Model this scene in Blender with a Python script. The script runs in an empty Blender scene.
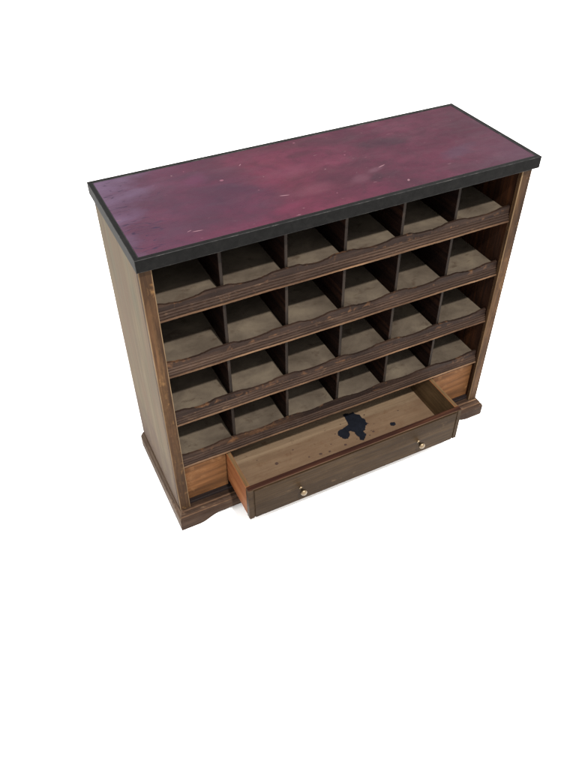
import bpy, bmesh, math, random
from mathutils import Vector, Matrix
random.seed(7)
scene = bpy.context.scene
col = scene.collection
GZ = -0.054                    # floor level; z = 0 is the top of the plinth, x = 0..1 the cabinet's width, y = 0 its front
W, D, H = 1.0, 0.336, 0.7885
ROOT = Vector((0.5, D / 2, GZ))

# ------------------------------------------------------------------ materials
class NT:
    def __init__(s, name):
        s.m = bpy.data.materials.new(name); s.m.use_nodes = True
        s.t = s.m.node_tree; s.n = s.t.nodes; s.n.clear()
        s.out = s.n.new('ShaderNodeOutputMaterial')
        s.b = s.n.new('ShaderNodeBsdfPrincipled')
        s.t.links.new(s.b.outputs[0], s.out.inputs[0])
        s.tc = s.n.new('ShaderNodeTexCoord').outputs['Object']
    def set(s, **k):
        for a, v in k.items():
            s.b.inputs[a.replace('_', ' ')].default_value = v
    def link(s, a, b): s.t.links.new(a, b)
    def map(s, sc, off=(0, 0, 0), rot=(0, 0, 0), src=None):
        m = s.n.new('ShaderNodeMapping'); s.link(src or s.tc, m.inputs[0])
        m.inputs['Scale'].default_value = sc; m.inputs['Location'].default_value = off
        m.inputs['Rotation'].default_value = rot
        return m.outputs[0]
    def noise(s, vec, scale=1, detail=4, rough=.55, dist=0):
        m = s.n.new('ShaderNodeTexNoise'); s.link(vec, m.inputs['Vector'])
        m.inputs['Scale'].default_value = scale; m.inputs['Detail'].default_value = detail
        m.inputs['Roughness'].default_value = rough; m.inputs['Distortion'].default_value = dist
        return m.outputs['Fac']
    def ramp(s, f, stops):
        r = s.n.new('ShaderNodeValToRGB'); s.link(f, r.inputs[0]); e = r.color_ramp.elements
        while len(e) < len(stops): e.new(.5)
        for x, (p, c) in zip(e, stops):
            x.position = p
            x.color = (c, c, c, 1) if isinstance(c, (int, float)) else (*c, 1)
        return r.outputs[0]
    def mix(s, f, a, b, mode='MIX'):
        m = s.n.new('ShaderNodeMix'); m.data_type = 'RGBA'; m.blend_type = mode
        for sock, v in ((m.inputs[0], f), (m.inputs[6], a), (m.inputs[7], b)):
            if isinstance(v, (int, float)): sock.default_value = v if sock == m.inputs[0] else (v, v, v, 1)
            elif isinstance(v, tuple): sock.default_value = (*v, 1)
            else: s.link(v, sock)
        return m.outputs[2]
    def math(s, op, a, b=0.0, clamp=False):
        m = s.n.new('ShaderNodeMath'); m.operation = op; m.use_clamp = clamp
        for i, v in enumerate((a, b)):
            if isinstance(v, (int, float)): m.inputs[i].default_value = v
            else: s.link(v, m.inputs[i])
        return m.outputs[0]
    def sep(s):
        m = s.n.new('ShaderNodeSeparateXYZ'); s.link(s.tc, m.inputs[0]); return m.outputs
    def bump(s, h, strength=.3, dist=.002):
        b = s.n.new('ShaderNodeBump'); s.link(h, b.inputs['Height'])
        b.inputs['Strength'].default_value = strength; b.inputs['Distance'].default_value = dist
        s.link(b.outputs[0], s.b.inputs['Normal'])

def sc(c, k): return tuple(min(1, v * k) for v in c)

def wood(name, base, dark, light, axis='x', rough=.6, spec=.12, off=0, blotch=.6, wear=None, weart=.62, bump=.35, grain=1.0):
    """stained old wood: grain along axis, dirt blotches, optional worn patches"""
    t = NT(name); s = {'x': (1.2, 30, 30), 'y': (30, 1.2, 30), 'z': (30, 30, 1.2)}[axis]
    s = tuple(v * grain for v in s)
    v = t.map(s, (off, off * 1.7, off * .6))
    g1 = t.noise(v, 1.6, 6, .62, 1.2)
    s2 = tuple(q * 4.5 for q in s)
    g2 = t.noise(t.map(s2, (off + 3, off, 1)), 1.5, 4, .7, .4)
    c = t.ramp(g1, [(.28, dark), (.5, base), (.74, light)])
    c = t.mix(t.math('MULTIPLY', t.ramp(g2, [(.38, 1), (.56, 0)]), .55), c, sc(dark, .7))
    big = t.noise(t.map({'x': (2.2, 7, 7), 'y': (7, 2.2, 7), 'z': (7, 7, 2.2)}[axis], (off * 2, 5, off)), 1.6, 5, .6, .8)
    c = t.mix(t.math('MULTIPLY', t.ramp(big, [(.38, 1), (.62, 0)]), blotch), c, sc(dark, .75))
    if wear:
        w = t.noise(t.map((9, 9, 9), (off, 2, off)), 3.5, 6, .7, .6)
        w2 = t.noise(v, 2.6, 4, .7)
        m = t.math('ADD', t.math('MULTIPLY', w, .6), t.math('MULTIPLY', w2, .4))
        c = t.mix(t.ramp(m, [(weart - .06, 0), (weart + .05, 1)]), c, wear)
    t.link(c, t.b.inputs['Base Color'])
    t.set(Specular_IOR_Level=spec * .45)
    t.link(t.ramp(big, [(.3, rough + .12), (.7, rough - .1)]), t.b.inputs['Roughness'])
    h = t.math('ADD', g1, t.math('MULTIPLY', g2, .6))
    t.bump(h, bump, .0012)
    return t.m

K = 0.245      # display-to-albedo scale under this lighting
def A(r, g, b, k=1.0):
    f = lambda v: ((v / 255 + .055) / 1.055) ** 2.4 if v > 10 else v / 255 / 12.92
    c = [f(v) * K * k for v in (r, g, b)]; l = .3 * c[0] + .55 * c[1] + .15 * c[2]
    return tuple(max(.001, l + (v - l) * 1.10) for v in c)

M = {}
M['stile'] = wood('brown_stile_wood', A(118, 87, 62), A(62, 45, 34), A(148, 114, 80), 'z', off=1, blotch=.75, wear=A(150, 116, 80), weart=.62)
M['worn'] = wood('worn_pale_edge', A(172, 146, 114), A(120, 92, 68), A(198, 174, 144), 'z', off=2, blotch=.5)
M['worn_x'] = wood('worn_pale_edge_long', A(150, 118, 92), A(84, 62, 50), A(190, 156, 126), 'x', off=9, blotch=.75, bump=.4)
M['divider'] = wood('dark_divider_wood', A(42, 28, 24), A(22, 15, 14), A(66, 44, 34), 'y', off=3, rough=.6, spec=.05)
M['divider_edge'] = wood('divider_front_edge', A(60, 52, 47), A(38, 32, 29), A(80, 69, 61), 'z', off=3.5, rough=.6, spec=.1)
M['inner'] = wood('inner_side_wood', A(74, 46, 32), A(34, 22, 18), A(104, 66, 42), 'z', off=4, rough=.55, spec=.12)
M['lip'] = wood('lip_wood', A(70, 54, 46), A(42, 31, 28), A(102, 78, 63), 'x', off=5, wear=A(126, 92, 68), weart=.6, bump=.9, grain=.8, blotch=.75)
M['mould'] = wood('moulding_wood', A(86, 68, 58), A(54, 41, 36), A(116, 94, 80), 'x', off=6, wear=A(132, 106, 86), weart=.64, bump=.6, grain=.8, blotch=.6)
M['rail'] = wood('rail_wood', A(78, 60, 46), A(46, 34, 28), A(96, 76, 58), 'x', off=6.5)
M['orange'] = wood('bare_orange_wood', A(138, 96, 64, 1.1), A(96, 66, 44, 1.05), A(160, 114, 78, 1.1), 'x', off=7, rough=.65, blotch=.95, grain=.4, bump=.15, wear=A(160, 118, 84), weart=.6)
M['drawer_side'] = wood('drawer_side_wood', A(172, 112, 76, 1.3), A(136, 82, 54, 1.3), A(196, 138, 98, 1.3), 'y', off=8, rough=.6, blotch=.35, grain=.8)
M['drawer_front'] = wood('drawer_front_wood', A(80, 63, 46), A(58, 45, 34), A(98, 78, 55), 'x', off=10, rough=.5, spec=.08, blotch=.35, wear=A(120, 98, 76), weart=.64)
M['drawer_top'] = wood('drawer_rim_wood', A(84, 54, 42), A(52, 30, 26), A(110, 74, 56), 'x', off=11)
M['drawer_floor'] = wood('drawer_floor_wood', A(142, 123, 103, 1.6), A(128, 109, 90, 1.6), A(152, 129, 106, 1.6), 'x', off=12, rough=.7, blotch=.25, grain=.45, wear=A(120, 94, 74, 1.4), weart=.6, bump=.15)
M['drawer_inner'] = wood('drawer_inner_wood', A(118, 94, 68, 1.5), A(92, 72, 52, 1.5), A(136, 110, 82, 1.5), 'y', off=15, rough=.7, grain=.7)
M['back'] = wood('back_board_wood', A(84, 78, 70), A(56, 50, 46), A(98, 92, 82), 'z', off=13, rough=.8)

def floor_tones():
    m = M['drawer_floor']; t = NT.__new__(NT); t.m = m; t.t = m.node_tree; t.n = t.t.nodes
    t.b = [n for n in t.n if n.type == 'BSDF_PRINCIPLED'][0]
    t.tc = [n for n in t.n if n.type == 'TEX_COORD'][0].outputs['Object']
    src = t.b.inputs['Base Color'].links[0].from_socket
    x, y, z = t.sep()
    n = t.noise(t.map((5, 12, 5), (2, 2, 2)), 2.4, 5, .65, .4)
    # browner over the front part, a lighter strip at the back (object y is measured from the drawer face)
    f = t.ramp(t.math('ADD', y, t.math('MULTIPLY', t.math('SUBTRACT', n, .5), .012)), [(.176, 1), (.182, 0)])
    c = t.mix(t.math('MULTIPLY', f, t.ramp(n, [(.3, .8), (.7, .45)])), src, A(108, 86, 69, 1.4))
    n2 = t.noise(t.map((9, 9, 9), (7, 2, 2)), 3, 5, .7, .8)
    c = t.mix(t.ramp(n2, [(.62, 0), (.72, .6)]), c, A(74, 52, 40))
    t.link(c, t.b.inputs['Base Color'])
floor_tones()
M['plinth'] = wood('plinth_wood', A(92, 72, 60), A(54, 41, 35), A(130, 104, 86), 'x', off=21, rough=.6, spec=.1, blotch=.45, wear=A(150, 124, 102), weart=.62, bump=.4, grain=.7)
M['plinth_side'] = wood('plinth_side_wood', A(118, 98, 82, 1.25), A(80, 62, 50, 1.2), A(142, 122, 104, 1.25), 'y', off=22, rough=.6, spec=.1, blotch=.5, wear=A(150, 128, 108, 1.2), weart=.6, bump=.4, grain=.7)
M['plinth_floor'] = wood('plinth_top_wood', A(60, 50, 48), A(38, 30, 30), A(78, 66, 60), 'x', off=14)

SIDE = .90
def side_mat():
    """outside of the side boards: faded grey-green paint over wood, browner and rubbed towards the plinth"""
    t = NT('faded_side_paint'); x, y, z = t.sep()
    g = t.noise(t.map((20, 26, 1.3)), 1.5, 6, .6, .8)
    big = t.noise(t.map((3, 7, 2.2), (4, 2, 1)), 1.3, 5, .55, .6)
    c = t.ramp(g, [(.3, A(106, 90, 62, SIDE)), (.5, A(140, 122, 90, SIDE)), (.7, A(162, 142, 108, SIDE))])
    c = t.mix(t.ramp(big, [(.42, 0), (.6, .75)]), c, A(140, 110, 82, SIDE))
    sm = t.noise(t.map((5, 9, 1.6), (8, 3, 4)), 2, 5, .65, .6)
    c = t.mix(t.ramp(sm, [(.5, 0), (.68, .6)]), c, A(112, 108, 84, SIDE))
    hgt = t.math('MULTIPLY', t.math('ADD', z, 0), 1)
    n = t.noise(t.map((6, 10, 5), (1, 7, 3)), 2, 5, .6, .5)
    # rubbed-through brown zone low on the board (real wear: bare wood where shoes and brooms hit it)
    zone = t.math('ADD', t.math('MULTIPLY', hgt, -3.2), t.math('ADD', t.math('MULTIPLY', n, 2.0), -.15))
    c = t.mix(t.ramp(zone, [(.15, 0), (.75, .85)]), c, A(112, 86, 68, SIDE))
    fine = t.noise(t.map((60, 90, 5), (1, 1, 1)), 2, 4, .7)
    c = t.mix(t.math('MULTIPLY', t.ramp(fine, [(.36, 1), (.5, 0)]), .25), c, A(96, 80, 62, SIDE))
    t.link(c, t.b.inputs['Base Color']); t.set(Roughness=.7, Specular_IOR_Level=.1); t.bump(g, .25, .001)
    return t.m
M['side'] = side_mat()

def slab_mat():
    t = NT('black_painted_edge')
    n = t.noise(t.map((12, 12, 12)), 4, 6, .65, .5)
    c = t.ramp(n, [(.3, A(26, 26, 26, .7)), (.55, A(36, 36, 36, .7)), (.75, A(46, 45, 44, .7))])
    t.link(c, t.b.inputs['Base Color']); t.set(Roughness=.55, Specular_IOR_Level=0.03); t.bump(n, .25, .001)
    return t.m
M['slab'] = slab_mat()
def slab_edge():
    t = NT('rubbed_black_arris')
    n = t.noise(t.map((8, 8, 8)), 5, 6, .7, .5)
    t.link(t.ramp(n, [(.4, A(38, 38, 38)), (.55, A(64, 64, 64)), (.72, A(112, 110, 106))]), t.b.inputs['Base Color'])
    t.set(Roughness=.45, Specular_IOR_Level=.06)
    return t.m
M['slab_worn'] = slab_edge()

def shelf_mat():
    t = NT('dusty_grey_shelf_paint')
    n = t.noise(t.map((4, 5, 9)), 2.2, 6, .62, .3)
    n2 = t.noise(t.map((11, 16, 3), (3, 1, 5)), 2.2, 6, .66, .4)
    c = t.ramp(n, [(.3, A(92, 82, 72)), (.5, A(118, 107, 95)), (.7, A(142, 130, 114))])
    c = t.mix(t.ramp(n2, [(.56, 0), (.7, .7)]), c, A(84, 69, 58))
    t.link(c, t.b.inputs['Base Color']); t.set(Roughness=.8, Specular_IOR_Level=.06); t.bump(n2, .25, .001)
    return t.m
M['shelf'] = shelf_mat()

LE = .68
def leather_mat():
    t = NT('worn_burgundy_leather'); x, y, z = t.sep()      # object origin = left front corner of the top, metres
    n = t.noise(t.map((3.6, 5.0, 1), (2.2, .4, 0)), 1.7, 6, .62, .4)
    n2 = t.noise(t.map((4, 8, 1), (7, 3, 0)), 2.6, 6, .68, .5)
    n3 = t.noise(t.map((7, 9, 1), (1, 4, 0)), 3.2, 6, .7, .3)
    c = t.ramp(n, [(.3, A(82, 42, 62, LE)), (.45, A(104, 48, 72, LE)), (.56, A(122, 54, 82, LE)), (.68, A(140, 68, 96, LE))])
    c = t.mix(t.math('MULTIPLY', t.ramp(n2, [(.46, 0), (.68, 1)]), .28), c, A(128, 76, 98, LE))
    c = t.mix(t.math('MULTIPLY', t.ramp(n3, [(.36, 1), (.52, 0)]), .5), c, A(80, 42, 62, LE))
    # redder middle
    red = t.ramp(t.math('ABSOLUTE', t.math('SUBTRACT', x, .40)), [(.0, .6), (.25, 0)])
    c = t.mix(t.math('MULTIPLY', red, t.ramp(n2, [(.35, 1), (.65, .2)])), c, A(126, 52, 74, LE))
    # milky lavender sheen at both ends, a reflection painted into the leather's base colour
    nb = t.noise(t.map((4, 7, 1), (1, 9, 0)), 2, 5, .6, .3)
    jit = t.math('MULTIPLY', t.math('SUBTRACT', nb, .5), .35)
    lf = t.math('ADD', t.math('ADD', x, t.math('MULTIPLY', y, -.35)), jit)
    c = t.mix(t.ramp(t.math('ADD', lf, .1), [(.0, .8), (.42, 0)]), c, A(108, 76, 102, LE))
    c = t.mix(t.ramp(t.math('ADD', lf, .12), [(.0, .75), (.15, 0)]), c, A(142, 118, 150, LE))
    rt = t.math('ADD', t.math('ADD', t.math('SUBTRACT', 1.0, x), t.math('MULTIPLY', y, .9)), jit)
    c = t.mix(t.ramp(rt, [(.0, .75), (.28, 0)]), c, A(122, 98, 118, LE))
    # large old stain, plum dark, left of the middle
    dx = t.math('MULTIPLY', t.math('SUBTRACT', t.math('ADD', x, t.math('MULTIPLY', y, .25)), .29), 7.0)
    dy = t.math('MULTIPLY', t.math('SUBTRACT', y, .13), 5.5)
    dd = t.math('SQRT', t.math('ADD', t.math('MULTIPLY', dx, dx), t.math('MULTIPLY', dy, dy)))
    dd = t.math('ADD', dd, t.math('MULTIPLY', t.math('SUBTRACT', n2, .5), 1.6))
    c = t.mix(t.ramp(dd, [(.2, .5), (1.1, 0)]), c, A(82, 52, 78, LE))
    # the right half is duller and darker
    c = t.mix(t.ramp(t.math('ADD', x, jit), [(.42, 0), (.8, .5)]), c, A(92, 46, 68, LE))
    # rubs and scuffs
    def scuff(px, py, rx, ry, ang, colr, amt, prev, soft=.6):
        ca, sa = math.cos(ang), math.sin(ang)
        ax = t.math('SUBTRACT', x, px); ay = t.math('SUBTRACT', y, py)
        u = t.math('ADD', t.math('MULTIPLY', ax, ca / rx), t.math('MULTIPLY', ay, sa / rx))
        v_ = t.math('ADD', t.math('MULTIPLY', ax, -sa / ry), t.math('MULTIPLY', ay, ca / ry))
        q = t.math('SQRT', t.math('ADD', t.math('MULTIPLY', u, u), t.math('MULTIPLY', v_, v_)))
        q = t.math('ADD', q, t.math('MULTIPLY', t.math('SUBTRACT', n3, .5), 2.2 * soft))
        return t.mix(t.ramp(q, [(1 - soft, amt), (1.0, 0)]), prev, colr)
    for a in ((.56, .085, .035, .022, .3, A(142, 96, 114, LE), .42), (.615, .108, .03, .012, .2, A(140, 98, 116, LE), .5),
              (.60, .075, .03, .02, .8, A(72, 38, 58, LE), .6), (.45, .09, .06, .03, .2, A(136, 78, 98, LE), .5),
              (.30, .16, .03, .10, .9, A(84, 48, 76, LE), .45), (.42, .19, .08, .03, .1, A(140, 76, 100, LE), .5),
              (.72, .22, .08, .035, -.2, A(70, 44, 62, LE), .5), (.50, .26, .06, .02, .1, A(88, 42, 62, LE), .5),
              (.36, .04, .05, .02, .2, A(142, 60, 92, LE), .5), (.84, .10, .07, .03, .3, A(96, 70, 96, LE), .5),
              (.22, .25, .04, .03, .5, A(128, 72, 106, LE), .5)):
        c = scuff(*a, c)
    for a in ((.146, .038, .013, .0016, -.12), (.371, .092, .013, .0018, -.25), (.637, .117, .012, .0018, .3), (.341, .272, .006, .0014, .8), (.655, .03, .005, .003, .9), (.13, .045, .006, .001, .3)):
        c = scuff(*a, A(186, 146, 156, 1.0), .6, c, .25)
    for a in ((.273, .22, .0055, .0045, 0), (.508, .322, .004, .003, 0), (.588, .207, .003, .002, 0), (.48, .05, .002, .002, 0), (.21, .30, .002, .002, 0), (.33, .14, .0025, .0015, 0)):
        c = scuff(*a, A(176, 120, 138, 1.0), .55, c, .45)
    # fine cracks running across the left end
    cr = t.noise(t.map((7, 34, 1), (0, 0, 0), (0, 0, -.10)), 1.5, 2, .45, .25)
    line = t.ramp(cr, [(.482, 0), (.494, 1), (.506, 1), (.518, 0)])
    near = t.ramp(t.math('ADD', x, t.math('MULTIPLY', t.math('SUBTRACT', n3, .5), .22)), [(.07, 1), (.13, 0)])
    crn = t.math('MULTIPLY', t.math('MULTIPLY', line, near), t.ramp(nb, [(.4, 0), (.55, 1)]))
    c = t.mix(t.math('MULTIPLY', crn, .9), c, A(70, 48, 80, LE))
    # light scratches and flecks
    sc1 = t.noise(t.map((14, 120, 1), (3, 3, 0), (0, 0, .2)), 1.5, 2, .5, .4)
    c = t.mix(t.math('MULTIPLY', t.ramp(sc1, [(.73, 0), (.76, 1)]), .8), c, A(180, 140, 150, LE))
    fl = t.noise(t.map((60, 60, 1), (3, 8, 0)), 1.5, 2, .5)
    c = t.mix(t.math('MULTIPLY', t.ramp(fl, [(.75, 0), (.78, 1)]), .7), c, A(190, 160, 165, LE))
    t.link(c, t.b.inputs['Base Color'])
    t.link(t.ramp(n2, [(.3, .55), (.7, .75)]), t.b.inputs['Roughness'])
    t.set(Specular_IOR_Level=.08)
    h = t.math('SUBTRACT', t.noise(t.map((300, 300, 1)), 1, 3, .6), t.math('MULTIPLY', crn, 2.0))
    t.bump(h, .25, .0006)
    return t.m
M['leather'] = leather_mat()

def simple(name, c, rough=.5, metal=0, spec=.3, var=.25):
    t = NT(name)
    n = t.noise(t.map((20, 20, 20)), 3, 4, .6)
    t.link(t.ramp(n, [(.3, sc(c, 1 - var)), (.7, sc(c, 1 + var))]), t.b.inputs['Base Color'])
    t.set(Roughness=rough, Metallic=metal, Specular_IOR_Level=spec)
    return t.m
M['brass'] = simple('tarnished_brass', (.12, .09, .058), .38, 1, .5)
M['stain'] = simple('dried_dark_ink', (.0038, .0045, .0068), .5, 0, .08)
M['spot'] = simple('dried_dark_spots', (.03, .018, .014), .6, 0, .1)
M['black_groove'] = simple('dark_groove', (.012, .009, .007), .8, 0, .05)
M['ground'] = simple('white_studio_floor', (.97, .97, .97), .9, 0, .0, 0)

# ------------------------------------------------------------------ geometry helpers
def bbox(bm, x0, x1, y0, y1, z0, z1, mi=0):
    vs = [bm.verts.new((x, y, z)) for z in (z0, z1) for y in (y0, y1) for x in (x0, x1)]
    fs = []
    for q in ((0, 2, 3, 1), (4, 5, 7, 6), (0, 1, 5, 4), (2, 6, 7, 3), (0, 4, 6, 2), (1, 3, 7, 5)):
        f = bm.faces.new([vs[i] for i in q]); f.material_index = mi; fs.append(f)
    return fs

def build(name, bm, mats, parent, origin=None, bevel=0, seg=2, worn=None, smooth=False):
    """link bm as ONE mesh object under parent; world coordinates in bm, local origin = origin"""
    bmesh.ops.recalc_face_normals(bm, faces=bm.faces)
    if bevel:
        old = set(f.index for f in bm.faces)
        es = [e for e in bm.edges if len(e.link_faces) == 2 and e.calc_face_angle(0) > .5]
        r = bmesh.ops.bevel(bm, geom=es, offset=bevel, segments=seg, affect='EDGES', profile=.5, clamp_overlap=True)
        if worn is not None:
            for f in r['faces']: f.material_index = worn
    o0 = Vector(origin) if origin else ROOT
    bmesh.ops.translate(bm, verts=bm.verts, vec=-o0)
    me = bpy.data.meshes.new(name); bm.to_mesh(me); bm.free()
    for m in (mats if isinstance(mats, (list, tuple)) else [mats]): me.materials.append(m)
    if smooth:
        for p in me.polygons: p.use_smooth = True
    o = bpy.data.objects.new(name, me); col.objects.link(o)
    if parent is not None:
        o.parent = parent
        pw = Vector(parent['_o']) if '_o' in parent else Vector((0, 0, 0))
        o.location = o0 - pw
    else:
        o.location = o0
    o['_o'] = tuple(o0)
    return o

def extrude_profile(bm, prof, x0, x1, n=60, jitter=0, mats=None, wob=None):
    """closed (y,z) profile swept along x; small irregularities along the sweep"""
    rings = []
    for i in range(n + 1):
        x = x0 + (x1 - x0) * i / n
        ring = []
        for k, (y, z) in enumerate(prof):
            jy = random.uniform(-jitter, jitter); jz = random.uniform(-jitter, jitter)
            dz = wob(x) if wob else 0
            ring.append(bm.verts.new((x, y + jy, z + jz + dz)))
        rings.append(ring)
    m = len(prof)
    for a, b in zip(rings, rings[1:]):
        for k in range(m):
            f = bm.faces.new((a[k], a[(k + 1) % m], b[(k + 1) % m], b[k]))
            if mats: f.material_index = mats[k]
    bm.faces.new(rings[0]); bm.faces.new(list(reversed(rings[-1])))

# ------------------------------------------------------------------ the cabinet
cab = bpy.data.objects.new('display_cabinet', None); col.objects.link(cab)
cab.location = ROOT; cab['_o'] = tuple(ROOT)
cab['label'] = 'dark wooden cabinet of small compartments with burgundy leather top and one open drawer'
cab['category'] = 'cabinet'

T = .026                                         # side board thickness
# side boards; inside face is dark stained wood
for s in (0, 1):
    bm = bmesh.new()
    x0, x1 = (0.0, T) if s == 0 else (1 - T, 1.0)
    bbox(bm, x0, x1, .013, D, 0, H)
    bmesh.ops.recalc_face_normals(bm, faces=bm.faces)
    for f in bm.faces:
        nx = f.normal.x
        inner = (nx > .5 and s == 0) or (nx < -.5 and s == 1)
        if inner: f.material_index = 1
    sp = build('side_panel', bm, [M['side'], M['inner']], cab, origin=(x0, .013, 0))
    sp['label'] = 'faded grey-green side board'
    bm = bmesh.new()
    bbox(bm, (0 if s == 0 else 1 - T - .003), (T + .003 if s == 0 else 1), 0, .0128, 0, H)
    # bmesh box with extra cuts so the arris can be slightly uneven
    bmesh.ops.subdivide_edges(bm, edges=[e for e in bm.edges if abs(e.verts[0].co.z - e.verts[1].co.z) > .3], cuts=60, use_grid_fill=True)
    build('stile', bm, [M['stile'], M['worn']], cab, origin=(x0 + s * .5, 0, 0), bevel=.0020, seg=2, worn=1)

bm = bmesh.new(); bbox(bm, T + .0002, 1 - T - .0002, D - .012, D - .001, .001, H - .001)
build('back_panel', bm, M['back'], cab, origin=(0, D, 0))

# shelves
DIV = [.180, .337, .491, .647, .804]
ZB = [.6360, .4720, .3110, .1540]                # underside of each shelf's front moulding
XS0, XS1 = T + .0006, 1 - T - .0035
TOPZ = H
Y0 = .0145
def shelf(i, zb):
    zf = zb + .0265                              # shelf surface
    rnd = random.Random(20 + i)
    bm = bmesh.new(); bbox(bm, XS0, 1 - T - .0006, Y0 + .0095, D - .0125, zf - .012, zf)
    sh = build('shelf', bm, M['shelf'], cab, origin=(XS0 - i * .73, i * .41, zf))
    # reeded moulding, widest at the bottom
    prof = [(Y0 + .009, 0)]
    bead = lambda cy, cz, ry, rz, a0, a1, n=6: [(cy - ry * math.cos(math.radians(a0 + (a1 - a0) * k / n)), cz + rz * math.sin(math.radians(a0 + (a1 - a0) * k / n))) for k in range(n + 1)]
    prof += bead(Y0, .0032, .0075, .0032, -90, 75)
    prof += bead(Y0 + .0010, .0098, .0058, .0032, -70, 75)
    prof += bead(Y0 + .0024, .0162, .0052, .0032, -70, 75)
    prof += bead(Y0 + .0045, .0225, .0048, .0034, -65, 90)
    prof += [(Y0 + .009, .0259)]
    mats = [1] + [1] * 5 + [0] * (len(prof) - 6)
    ph = rnd.uniform(0, 6)
    bm = bmesh.new()
    random.seed(40 + i)
    extrude_profile(bm, [(y, z + zb) for y, z in prof], XS0, XS1, 180, .00028, mats,
                    wob=lambda x: .0006 * math.sin(x * 9 + ph) + .0004 * math.sin(x * 31 + ph))
    build('moulding', bm, [M['mould'], M['worn_x']], sh, origin=(XS0 - i * .57, 0, zb + i * .11))
    # scalloped lip behind the moulding: high in front of each divider, dipping in each compartment
    cut = [XS0 - .012] + DIV + [XS1 + .012]
    cell = [(rnd.uniform(-.05, .05), rnd.uniform(.12, .21), rnd.uniform(.75, 1.2), rnd.uniform(-.25, .25)) for _ in range(6)]
    def top(x):
        for (a, b), (c0, cw, ck, tl) in zip(zip(cut, cut[1:]), cell):
            if a <= x <= b:
                u = (x - a) / (b - a)
                d = abs(u - .47 + c0)      # 0 in the middle of the dip
                if d < cw: w = -.95 + .35 * (d / cw) ** 2 + tl * (u - .5)
                else:
                    e = min(1, (d - cw) / .15); w = -.6 + 1.4 * e * e * (3 - 2 * e)
                w += .28 * math.exp(-((d - cw) / .022) ** 2)
                k = .0040 * ck
                return .0155 + k * w
        return .0145
    n = 260; rows = []
    bm = bmesh.new()
    px = 0
    for q in range(n + 1):
        x = XS0 + (XS1 - XS0) * q / n
        px = px * .8 + rnd.gauss(0, .00022)
        chip = -.0018 if rnd.random() < .006 else 0
        zt = zb + .0245 + top(x) + px + chip
        rows.append([bm.verts.new(c) for c in ((x, Y0 + .0012, zb + .0262), (x, Y0 + .0012 + .0006, zt - .0012), (x, Y0 + .0022, zt), (x, Y0 + .0078, zt + .0002), (x, Y0 + .0088, zt - .001), (x, Y0 + .0088, zb + .0262))])
    for a, b in zip(rows, rows[1:]):
        for k in range(6):
            bm.faces.new((a[k], a[(k + 1) % 6], b[(k + 1) % 6], b[k]))
    bm.faces.new(rows[0]); bm.faces.new(list(reversed(rows[-1])))
    lp = build('scalloped_lip', bm, M['lip'], sh, origin=(XS0, i * .37, zb))
    # dividers standing on this shelf
    ceil = TOPZ if i == 0 else ZB[i - 1] + .0265 - .012
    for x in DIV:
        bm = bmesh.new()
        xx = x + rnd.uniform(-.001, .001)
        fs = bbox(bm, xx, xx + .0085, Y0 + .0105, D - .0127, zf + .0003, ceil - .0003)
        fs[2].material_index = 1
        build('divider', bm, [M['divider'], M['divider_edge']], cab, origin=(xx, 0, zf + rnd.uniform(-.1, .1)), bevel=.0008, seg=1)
for i, z in enumerate(ZB): shelf(i, z)

# drawer bay: rail, two fixed panels, base board
bm = bmesh.new(); bbox(bm, T + .0006, 1 - T - .0006, .018, .034, .1445, .1538)
build('rail', bm, M['rail'], cab, origin=(0, 0, .14), bevel=.001, seg=1)
for a, b in ((T + .0006, .1515), (.8265, 1 - T - .0006)):
    bm = bmesh.new(); bbox(bm, a, b, .0205, .034, .0105, .1443)
    build('fixed_panel', bm, M['orange'], cab, origin=(a, 0, .01), bevel=.001, seg=1)['label'] = 'bare orange-brown wood panel beside the drawer'
bm = bmesh.new(); bbox(bm, T + .0006, 1 - T - .0006, .010, D - .013, .0006, .0103)
build('base_board', bm, M['plinth_floor'], cab, origin=(0, 0, 0), bevel=.001, seg=1)

# plinth: moulded top edge, bracket feet cut in the front
def plinth():
    bm = bmesh.new()
    # cross-section: (protrusion, z) from the top inside to the bottom
    sec = [(.0, -.0002), (.010, -.0004), (.0125, -.0025), (.0145, -.0025), (.018, -.0045), (.0195, -.008), (.0215, -.0095), (.0245, -.013), (.026, -.018), (.0262, -.024)]
    mats_i = 0
    def foot(x):                                  # bottom height along the front
        d = min(x + .01, 1.01 - x)
        if d < .052: return GZ
        if d > .112: return -.0325
        u = (d - .052) / .06; u = u * u * (3 - 2 * u)
        return GZ + (.0215) * u
    # path: left side back -> front-left -> front-right -> right side back; mitred corners
    def ring(px, py, ox, oy, zb):
        pts = []
        for p, z in sec: pts.append((px + ox * p, py + oy * p, z))
        pts.append((px + ox * .0262, py + oy * .0262, zb))
        pts.append((px + ox * .0, py + oy * .0, zb))
        return [bm.verts.new(c) for c in pts]
    rings = []
    N = 30
    SX = .42                                      # sides stand out less than the front
    for k in range(N): 
        y = D - .002 - (D - .002) * k / N; rings.append(ring(.012, y, -SX - .46, 0, GZ))
    rings.append(ring(.012, .012, -.88, -1.45, GZ))
    M_ = 130
    for k in range(1, M_):
        x = .012 + (.976) * k / M_; rings.append(ring(x, .012, 0, -1.45, foot(x)))
    rings.append(ring(.988, .012, .88, -1.45, GZ))
    for k in range(1, N + 1):
        y = (D - .002) * k / N; rings.append(ring(.988, y, .88, 0, GZ))
    m = len(rings[0])
    for r in rings:
        for v in r[:-1]:
            v.co += Vector([random.uniform(-.0004, .0004) for _ in range(3)]) * (1 if v.co.z > GZ + .004 else 0)
    for ri, (a, b) in enumerate(zip(rings, rings[1:])):
        side = ri < N or ri >= N + M_
        for k in range(m):
            f = bm.faces.new((a[k], a[(k + 1) % m], b[(k + 1) % m], b[k]))
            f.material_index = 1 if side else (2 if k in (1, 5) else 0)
    bm.faces.new(rings[0]); bm.faces.new(list(reversed(rings[-1])))
    return bm
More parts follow.
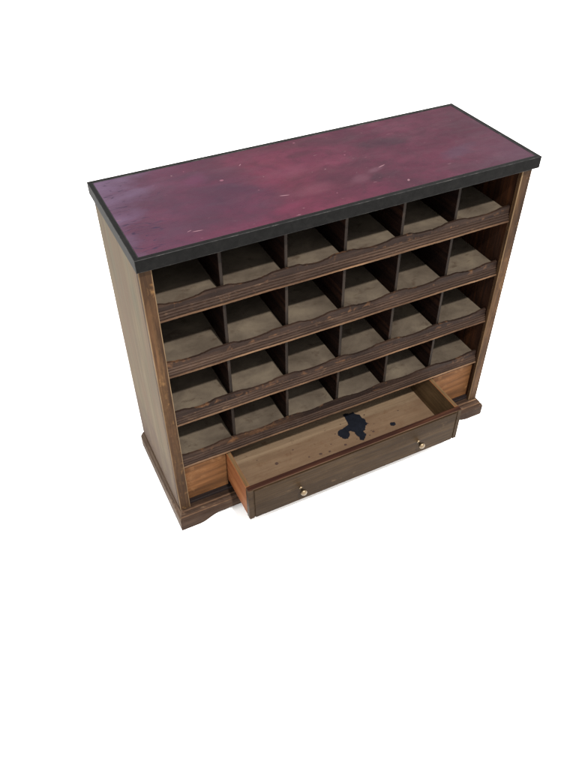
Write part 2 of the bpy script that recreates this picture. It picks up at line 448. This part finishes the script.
build('plinth', plinth(), [M['plinth'], M['plinth_side'], M['worn_x']], cab, origin=(0, 0, 0))
bm = bmesh.new(); bbox(bm, .0125, .9875, .0125, D - .002, -.030, -.0006)
build('plinth_deck', bm, M['plinth_floor'], cab, origin=(0, 0, -.03))

# drawer
dr_y, DX0, DX1, DZ0, DZ1 = -.130, .1525, .8225, .0255, .1435
yb = dr_y + .255
bm = bmesh.new()
bbox(bm, DX0 + .0008, DX0 + .0125, dr_y + .0185, yb, DZ0 + .001, DZ1 - .0015, 0)
bbox(bm, DX1 - .0125, DX1 - .0008, dr_y + .0185, yb, DZ0 + .001, DZ1 - .0015, 0)
bbox(bm, DX0 + .0127, DX1 - .0127, yb - .012, yb, DZ0 + .012, DZ1 - .004, 1)
bmesh.ops.recalc_face_normals(bm, faces=bm.faces)
for f in bm.faces:
    cx = f.calc_center_median().x
    if (f.normal.x > .5 and cx < .3) or (f.normal.x < -.5 and cx > .7) or f.normal.z > .5: f.material_index = 2
dr = build('drawer', bm, [M['drawer_side'], M['rail'], M['drawer_inner']], cab, origin=(DX0, dr_y, DZ0), bevel=.0009, seg=1, worn=0)
dr['label'] = 'shallow drawer pulled open, bare wood sides'
# drawer front: board with a raised cock bead round a dark groove
bm = bmesh.new()
f0 = dr_y
bbox(bm, DX0, DX1, f0 + .0022, f0 + .018, DZ0, DZ1, 0)
build('drawer_front', bm, [M['drawer_front'], M['worn_x'], M['drawer_top']], dr, origin=(DX0, f0, DZ0), bevel=.0019, seg=2, worn=1)
dfo = [o for o in bpy.data.objects if o.name == 'drawer_front'][0]
for p in dfo.data.polygons:
    if p.normal.z > .9: p.material_index = 2
    elif p.center.z < .004 or p.normal.y > .5: p.material_index = 0
g = .0135
for x0, x1, z0, z1 in ((DX0 + .0006, DX0 + g, DZ0 + .0006, DZ1 - .0006), (DX1 - g, DX1 - .0006, DZ0 + .0006, DZ1 - .0006)):
    bm = bmesh.new(); bbox(bm, x0, x1, f0 - .0002, f0 + .0021, z0, z1)
    build('end_strip', bm, [M['drawer_front'], M['worn']], dr, origin=(x0, f0, z0), bevel=.0008, seg=1)
bm = bmesh.new()
bbox(bm, DX0 + g + .0035, DX1 - g - .0035, f0 - .0006, f0 + .0021, DZ0 + .0012, DZ1 - .0055)
build('front_veneer', bm, M['drawer_front'], dr, origin=(DX0 + .4, f0, DZ0), bevel=.0008, seg=1)
bm = bmesh.new(); bbox(bm, DX0 + .0127, DX1 - .0127, dr_y + .0183, yb - .0122, DZ0 + .006, DZ0 + .0145)
FZ = DZ0 + .0145
build('drawer_bottom', bm, M['drawer_floor'], dr, origin=(DX0, dr_y, FZ))

def blob(bm, pts, z, h=.0006):
    top = [bm.verts.new((x, y, z + h)) for x, y in pts]; bot = [bm.verts.new((x, y, z)) for x, y in pts]
    f = bm.faces.new(top)
    for k in range(len(pts)):
        bm.faces.new((bot[k], bot[(k + 1) % len(pts)], top[(k + 1) % len(pts)], top[k]))
STAIN = [(.559,.089),(.568,.091),(.577,.086),(.594,.085),(.594,.077),(.605,.066),(.604,.053),(.611,.044),(.606,.032),(.612,.024),(.598,.019),(.589,.006),(.579,.002),(.583,-.012),(.571,-.023),(.563,-.029),(.554,-.023),(.558,-.013),(.554,-.001),(.555,.01),(.549,.02),(.542,.02),(.538,.007),(.526,-.003),(.516,0),(.509,.012),(.506,.022),(.51,.033),(.519,.038),(.531,.038),(.545,.043),(.556,.048),(.556,.061),(.56,.076)]
def rough_outline(pts, amp, rnd, sub=5):
    out = []
    for (ax, ay), (bx, by) in zip(pts, pts[1:] + pts[:1]):
        for k in range(sub):
            u = k / sub
            out.append((ax + (bx - ax) * u + rnd.uniform(-amp, amp), ay + (by - ay) * u + rnd.uniform(-amp, amp)))
    return out
rr = random.Random(3)
bm = bmesh.new(); blob(bm, rough_outline(STAIN, .0012, rr), FZ + .0001)
build('ink_stain', bm, M['stain'], dr, origin=(.56, .03, FZ))['label'] = 'large dried dark blue ink stain on the drawer bottom'
for x, y, r in ((.676, -.011, .0075), (.507, -.021, .004), (.296, .004, .0045), (.425, -.02, .004), (.453, -.023, .003), (.607, -.012, .003), (.36, .03, .002), (.47, .0, .002), (.72, .03, .002), (.618, .060, .0022), (.500, .030, .0018), (.590, -.020, .002), (.548, -.016, .0016), (.534, .058, .0018), (.625, .015, .0014), (.604, -.005, .0016), (.39, -.015, .0022), (.25, .04, .0015)):
    pts = [(x + r * (1.25 + rr.uniform(-.3, .3)) * math.cos(a * math.pi / 5), y + r * (1 + rr.uniform(-.3, .3)) * math.sin(a * math.pi / 5)) for a in range(10)]
    bm = bmesh.new(); blob(bm, pts, FZ + .0001, .0004)
    build('spot', bm, M['spot'] if r < .007 else M['stain'], dr, origin=(x, y, FZ))

def lathe(prof, n=28):
    bm = bmesh.new(); rings = []
    for r, d in prof:
        if r < 1e-6: rings.append([bm.verts.new((0, -d, 0))])
        else: rings.append([bm.verts.new((r * math.cos(2 * math.pi * k / n), -d, r * math.sin(2 * math.pi * k / n))) for k in range(n)])
    for a, b in zip(rings, rings[1:]):
        for k in range(n):
            k2 = (k + 1) % n
            if len(a) == 1: bm.faces.new((a[0], b[k], b[k2]))
            elif len(b) == 1: bm.faces.new((a[k], a[k2], b[0]))
            else: bm.faces.new((a[k], a[k2], b[k2], b[k]))
    return bm
for x, z in ((.304, .0775), (.682, .0765)):
    prof = [(.0, .0), (.0058, .0), (.0058, .0010), (.0046, .0018), (.0036, .0032), (.0034, .009), (.0045, .0105), (.0075, .012), (.0098, .0148), (.0105, .018), (.0098, .0212), (.0075, .0238), (.004, .0253), (0, .0257)]
    bm = lathe([(r_ * .9, d_ * .95) for r_, d_ in prof])
    bmesh.ops.translate(bm, verts=bm.verts, vec=(x, f0 - .0006, z))
    build('knob', bm, M['brass'], dr, origin=(x, f0, z), smooth=True)

# ------------------------------------------------------------------ top slab: black painted board with leather let into it
SX0, SX1, SY0, SY1, SZ0, SZ1 = -.0055, 1.0055, -.0145, .3505, H + .0003, H + .0295
IN = .0115
bm = bmesh.new()
# ring frame round the leather plus the board under it
def frame_slab():
    o = [(SX0, SY0), (SX1, SY0), (SX1, SY1), (SX0, SY1)]
    i = [(SX0 + IN, SY0 + IN), (SX1 - IN, SY0 + IN), (SX1 - IN, SY1 - IN), (SX0 + IN, SY1 - IN)]
    ob = [bm.verts.new((*p, SZ0)) for p in o]; ot = [bm.verts.new((*p, SZ1)) for p in o]
    it = [bm.verts.new((*p, SZ1)) for p in i]; ib = [bm.verts.new((*p, SZ1 - .0022)) for p in i]
    bm.faces.new(ob[::-1]); bm.faces.new(ib)
    for k in range(4):
        j = (k + 1) % 4
        bm.faces.new((ob[k], ob[j], ot[j], ot[k])); bm.faces.new((ot[k], ot[j], it[j], it[k])); bm.faces.new((it[k], it[j], ib[j], ib[k]))
frame_slab()
bmesh.ops.subdivide_edges(bm, edges=[e for e in bm.edges if e.calc_length() > .2 and (abs(e.verts[0].co.z - e.verts[1].co.z) < 1e-5)], cuts=1)
tp = build('top', bm, [M['slab'], M['slab_worn']], cab, origin=(0, 0, H), bevel=.0026, seg=3, worn=1)
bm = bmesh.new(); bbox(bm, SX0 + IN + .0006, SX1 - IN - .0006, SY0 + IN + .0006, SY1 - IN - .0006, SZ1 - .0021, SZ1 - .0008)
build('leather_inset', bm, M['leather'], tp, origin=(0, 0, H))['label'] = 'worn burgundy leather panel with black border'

for o in list(bpy.data.objects):
    if '_o' in o: del o['_o']

# ------------------------------------------------------------------ setting
bm = bmesh.new()
S = 60
bm.faces.new([bm.verts.new(c) for c in ((-S, -S, GZ), (S, -S, GZ), (S, S, GZ), (-S, S, GZ))])
me = bpy.data.meshes.new('floor'); bm.to_mesh(me); bm.free(); me.materials.append(M['ground'])
fl = bpy.data.objects.new('floor', me); col.objects.link(fl); fl['kind'] = 'structure'

# ------------------------------------------------------------------ light
w = bpy.data.worlds.new('World'); scene.world = w; w.use_nodes = True
bg = w.node_tree.nodes['Background']
bg.inputs[0].default_value = (1.0, .985, .965, 1); bg.inputs[1].default_value = 2.7
ld = bpy.data.lights.new('key_lamp', 'AREA'); ld.shape = 'DISK'; ld.size = .16; ld.energy = 540; ld.color = (1, .95, .88)
lo = bpy.data.objects.new('key_lamp', ld); col.objects.link(lo)
lo.location = (.40, -2.5, 4.15)
lo.rotation_euler = (Vector((.5, .1, .4)) - lo.location).to_track_quat('-Z', 'Y').to_euler()

# ------------------------------------------------------------------ camera
cd = bpy.data.cameras.new('camera'); cam = bpy.data.objects.new('camera', cd); col.objects.link(cam)
cam.location = (-.24235, -1.18125, 1.57188)
cam.rotation_euler = (.8153, .0053, -.4569)
cd.sensor_fit = 'VERTICAL'; cd.sensor_height = 36; cd.lens = 36 * 700.1 / 768
cd.shift_y = .0018; cd.clip_start = .01; cd.clip_end = 500
scene.camera = cam
scene.render.engine = 'CYCLES'
scene.view_settings.view_transform = 'Standard'; scene.view_settings.look = 'None'
scene.view_settings.exposure = 0; scene.view_settings.gamma = 1
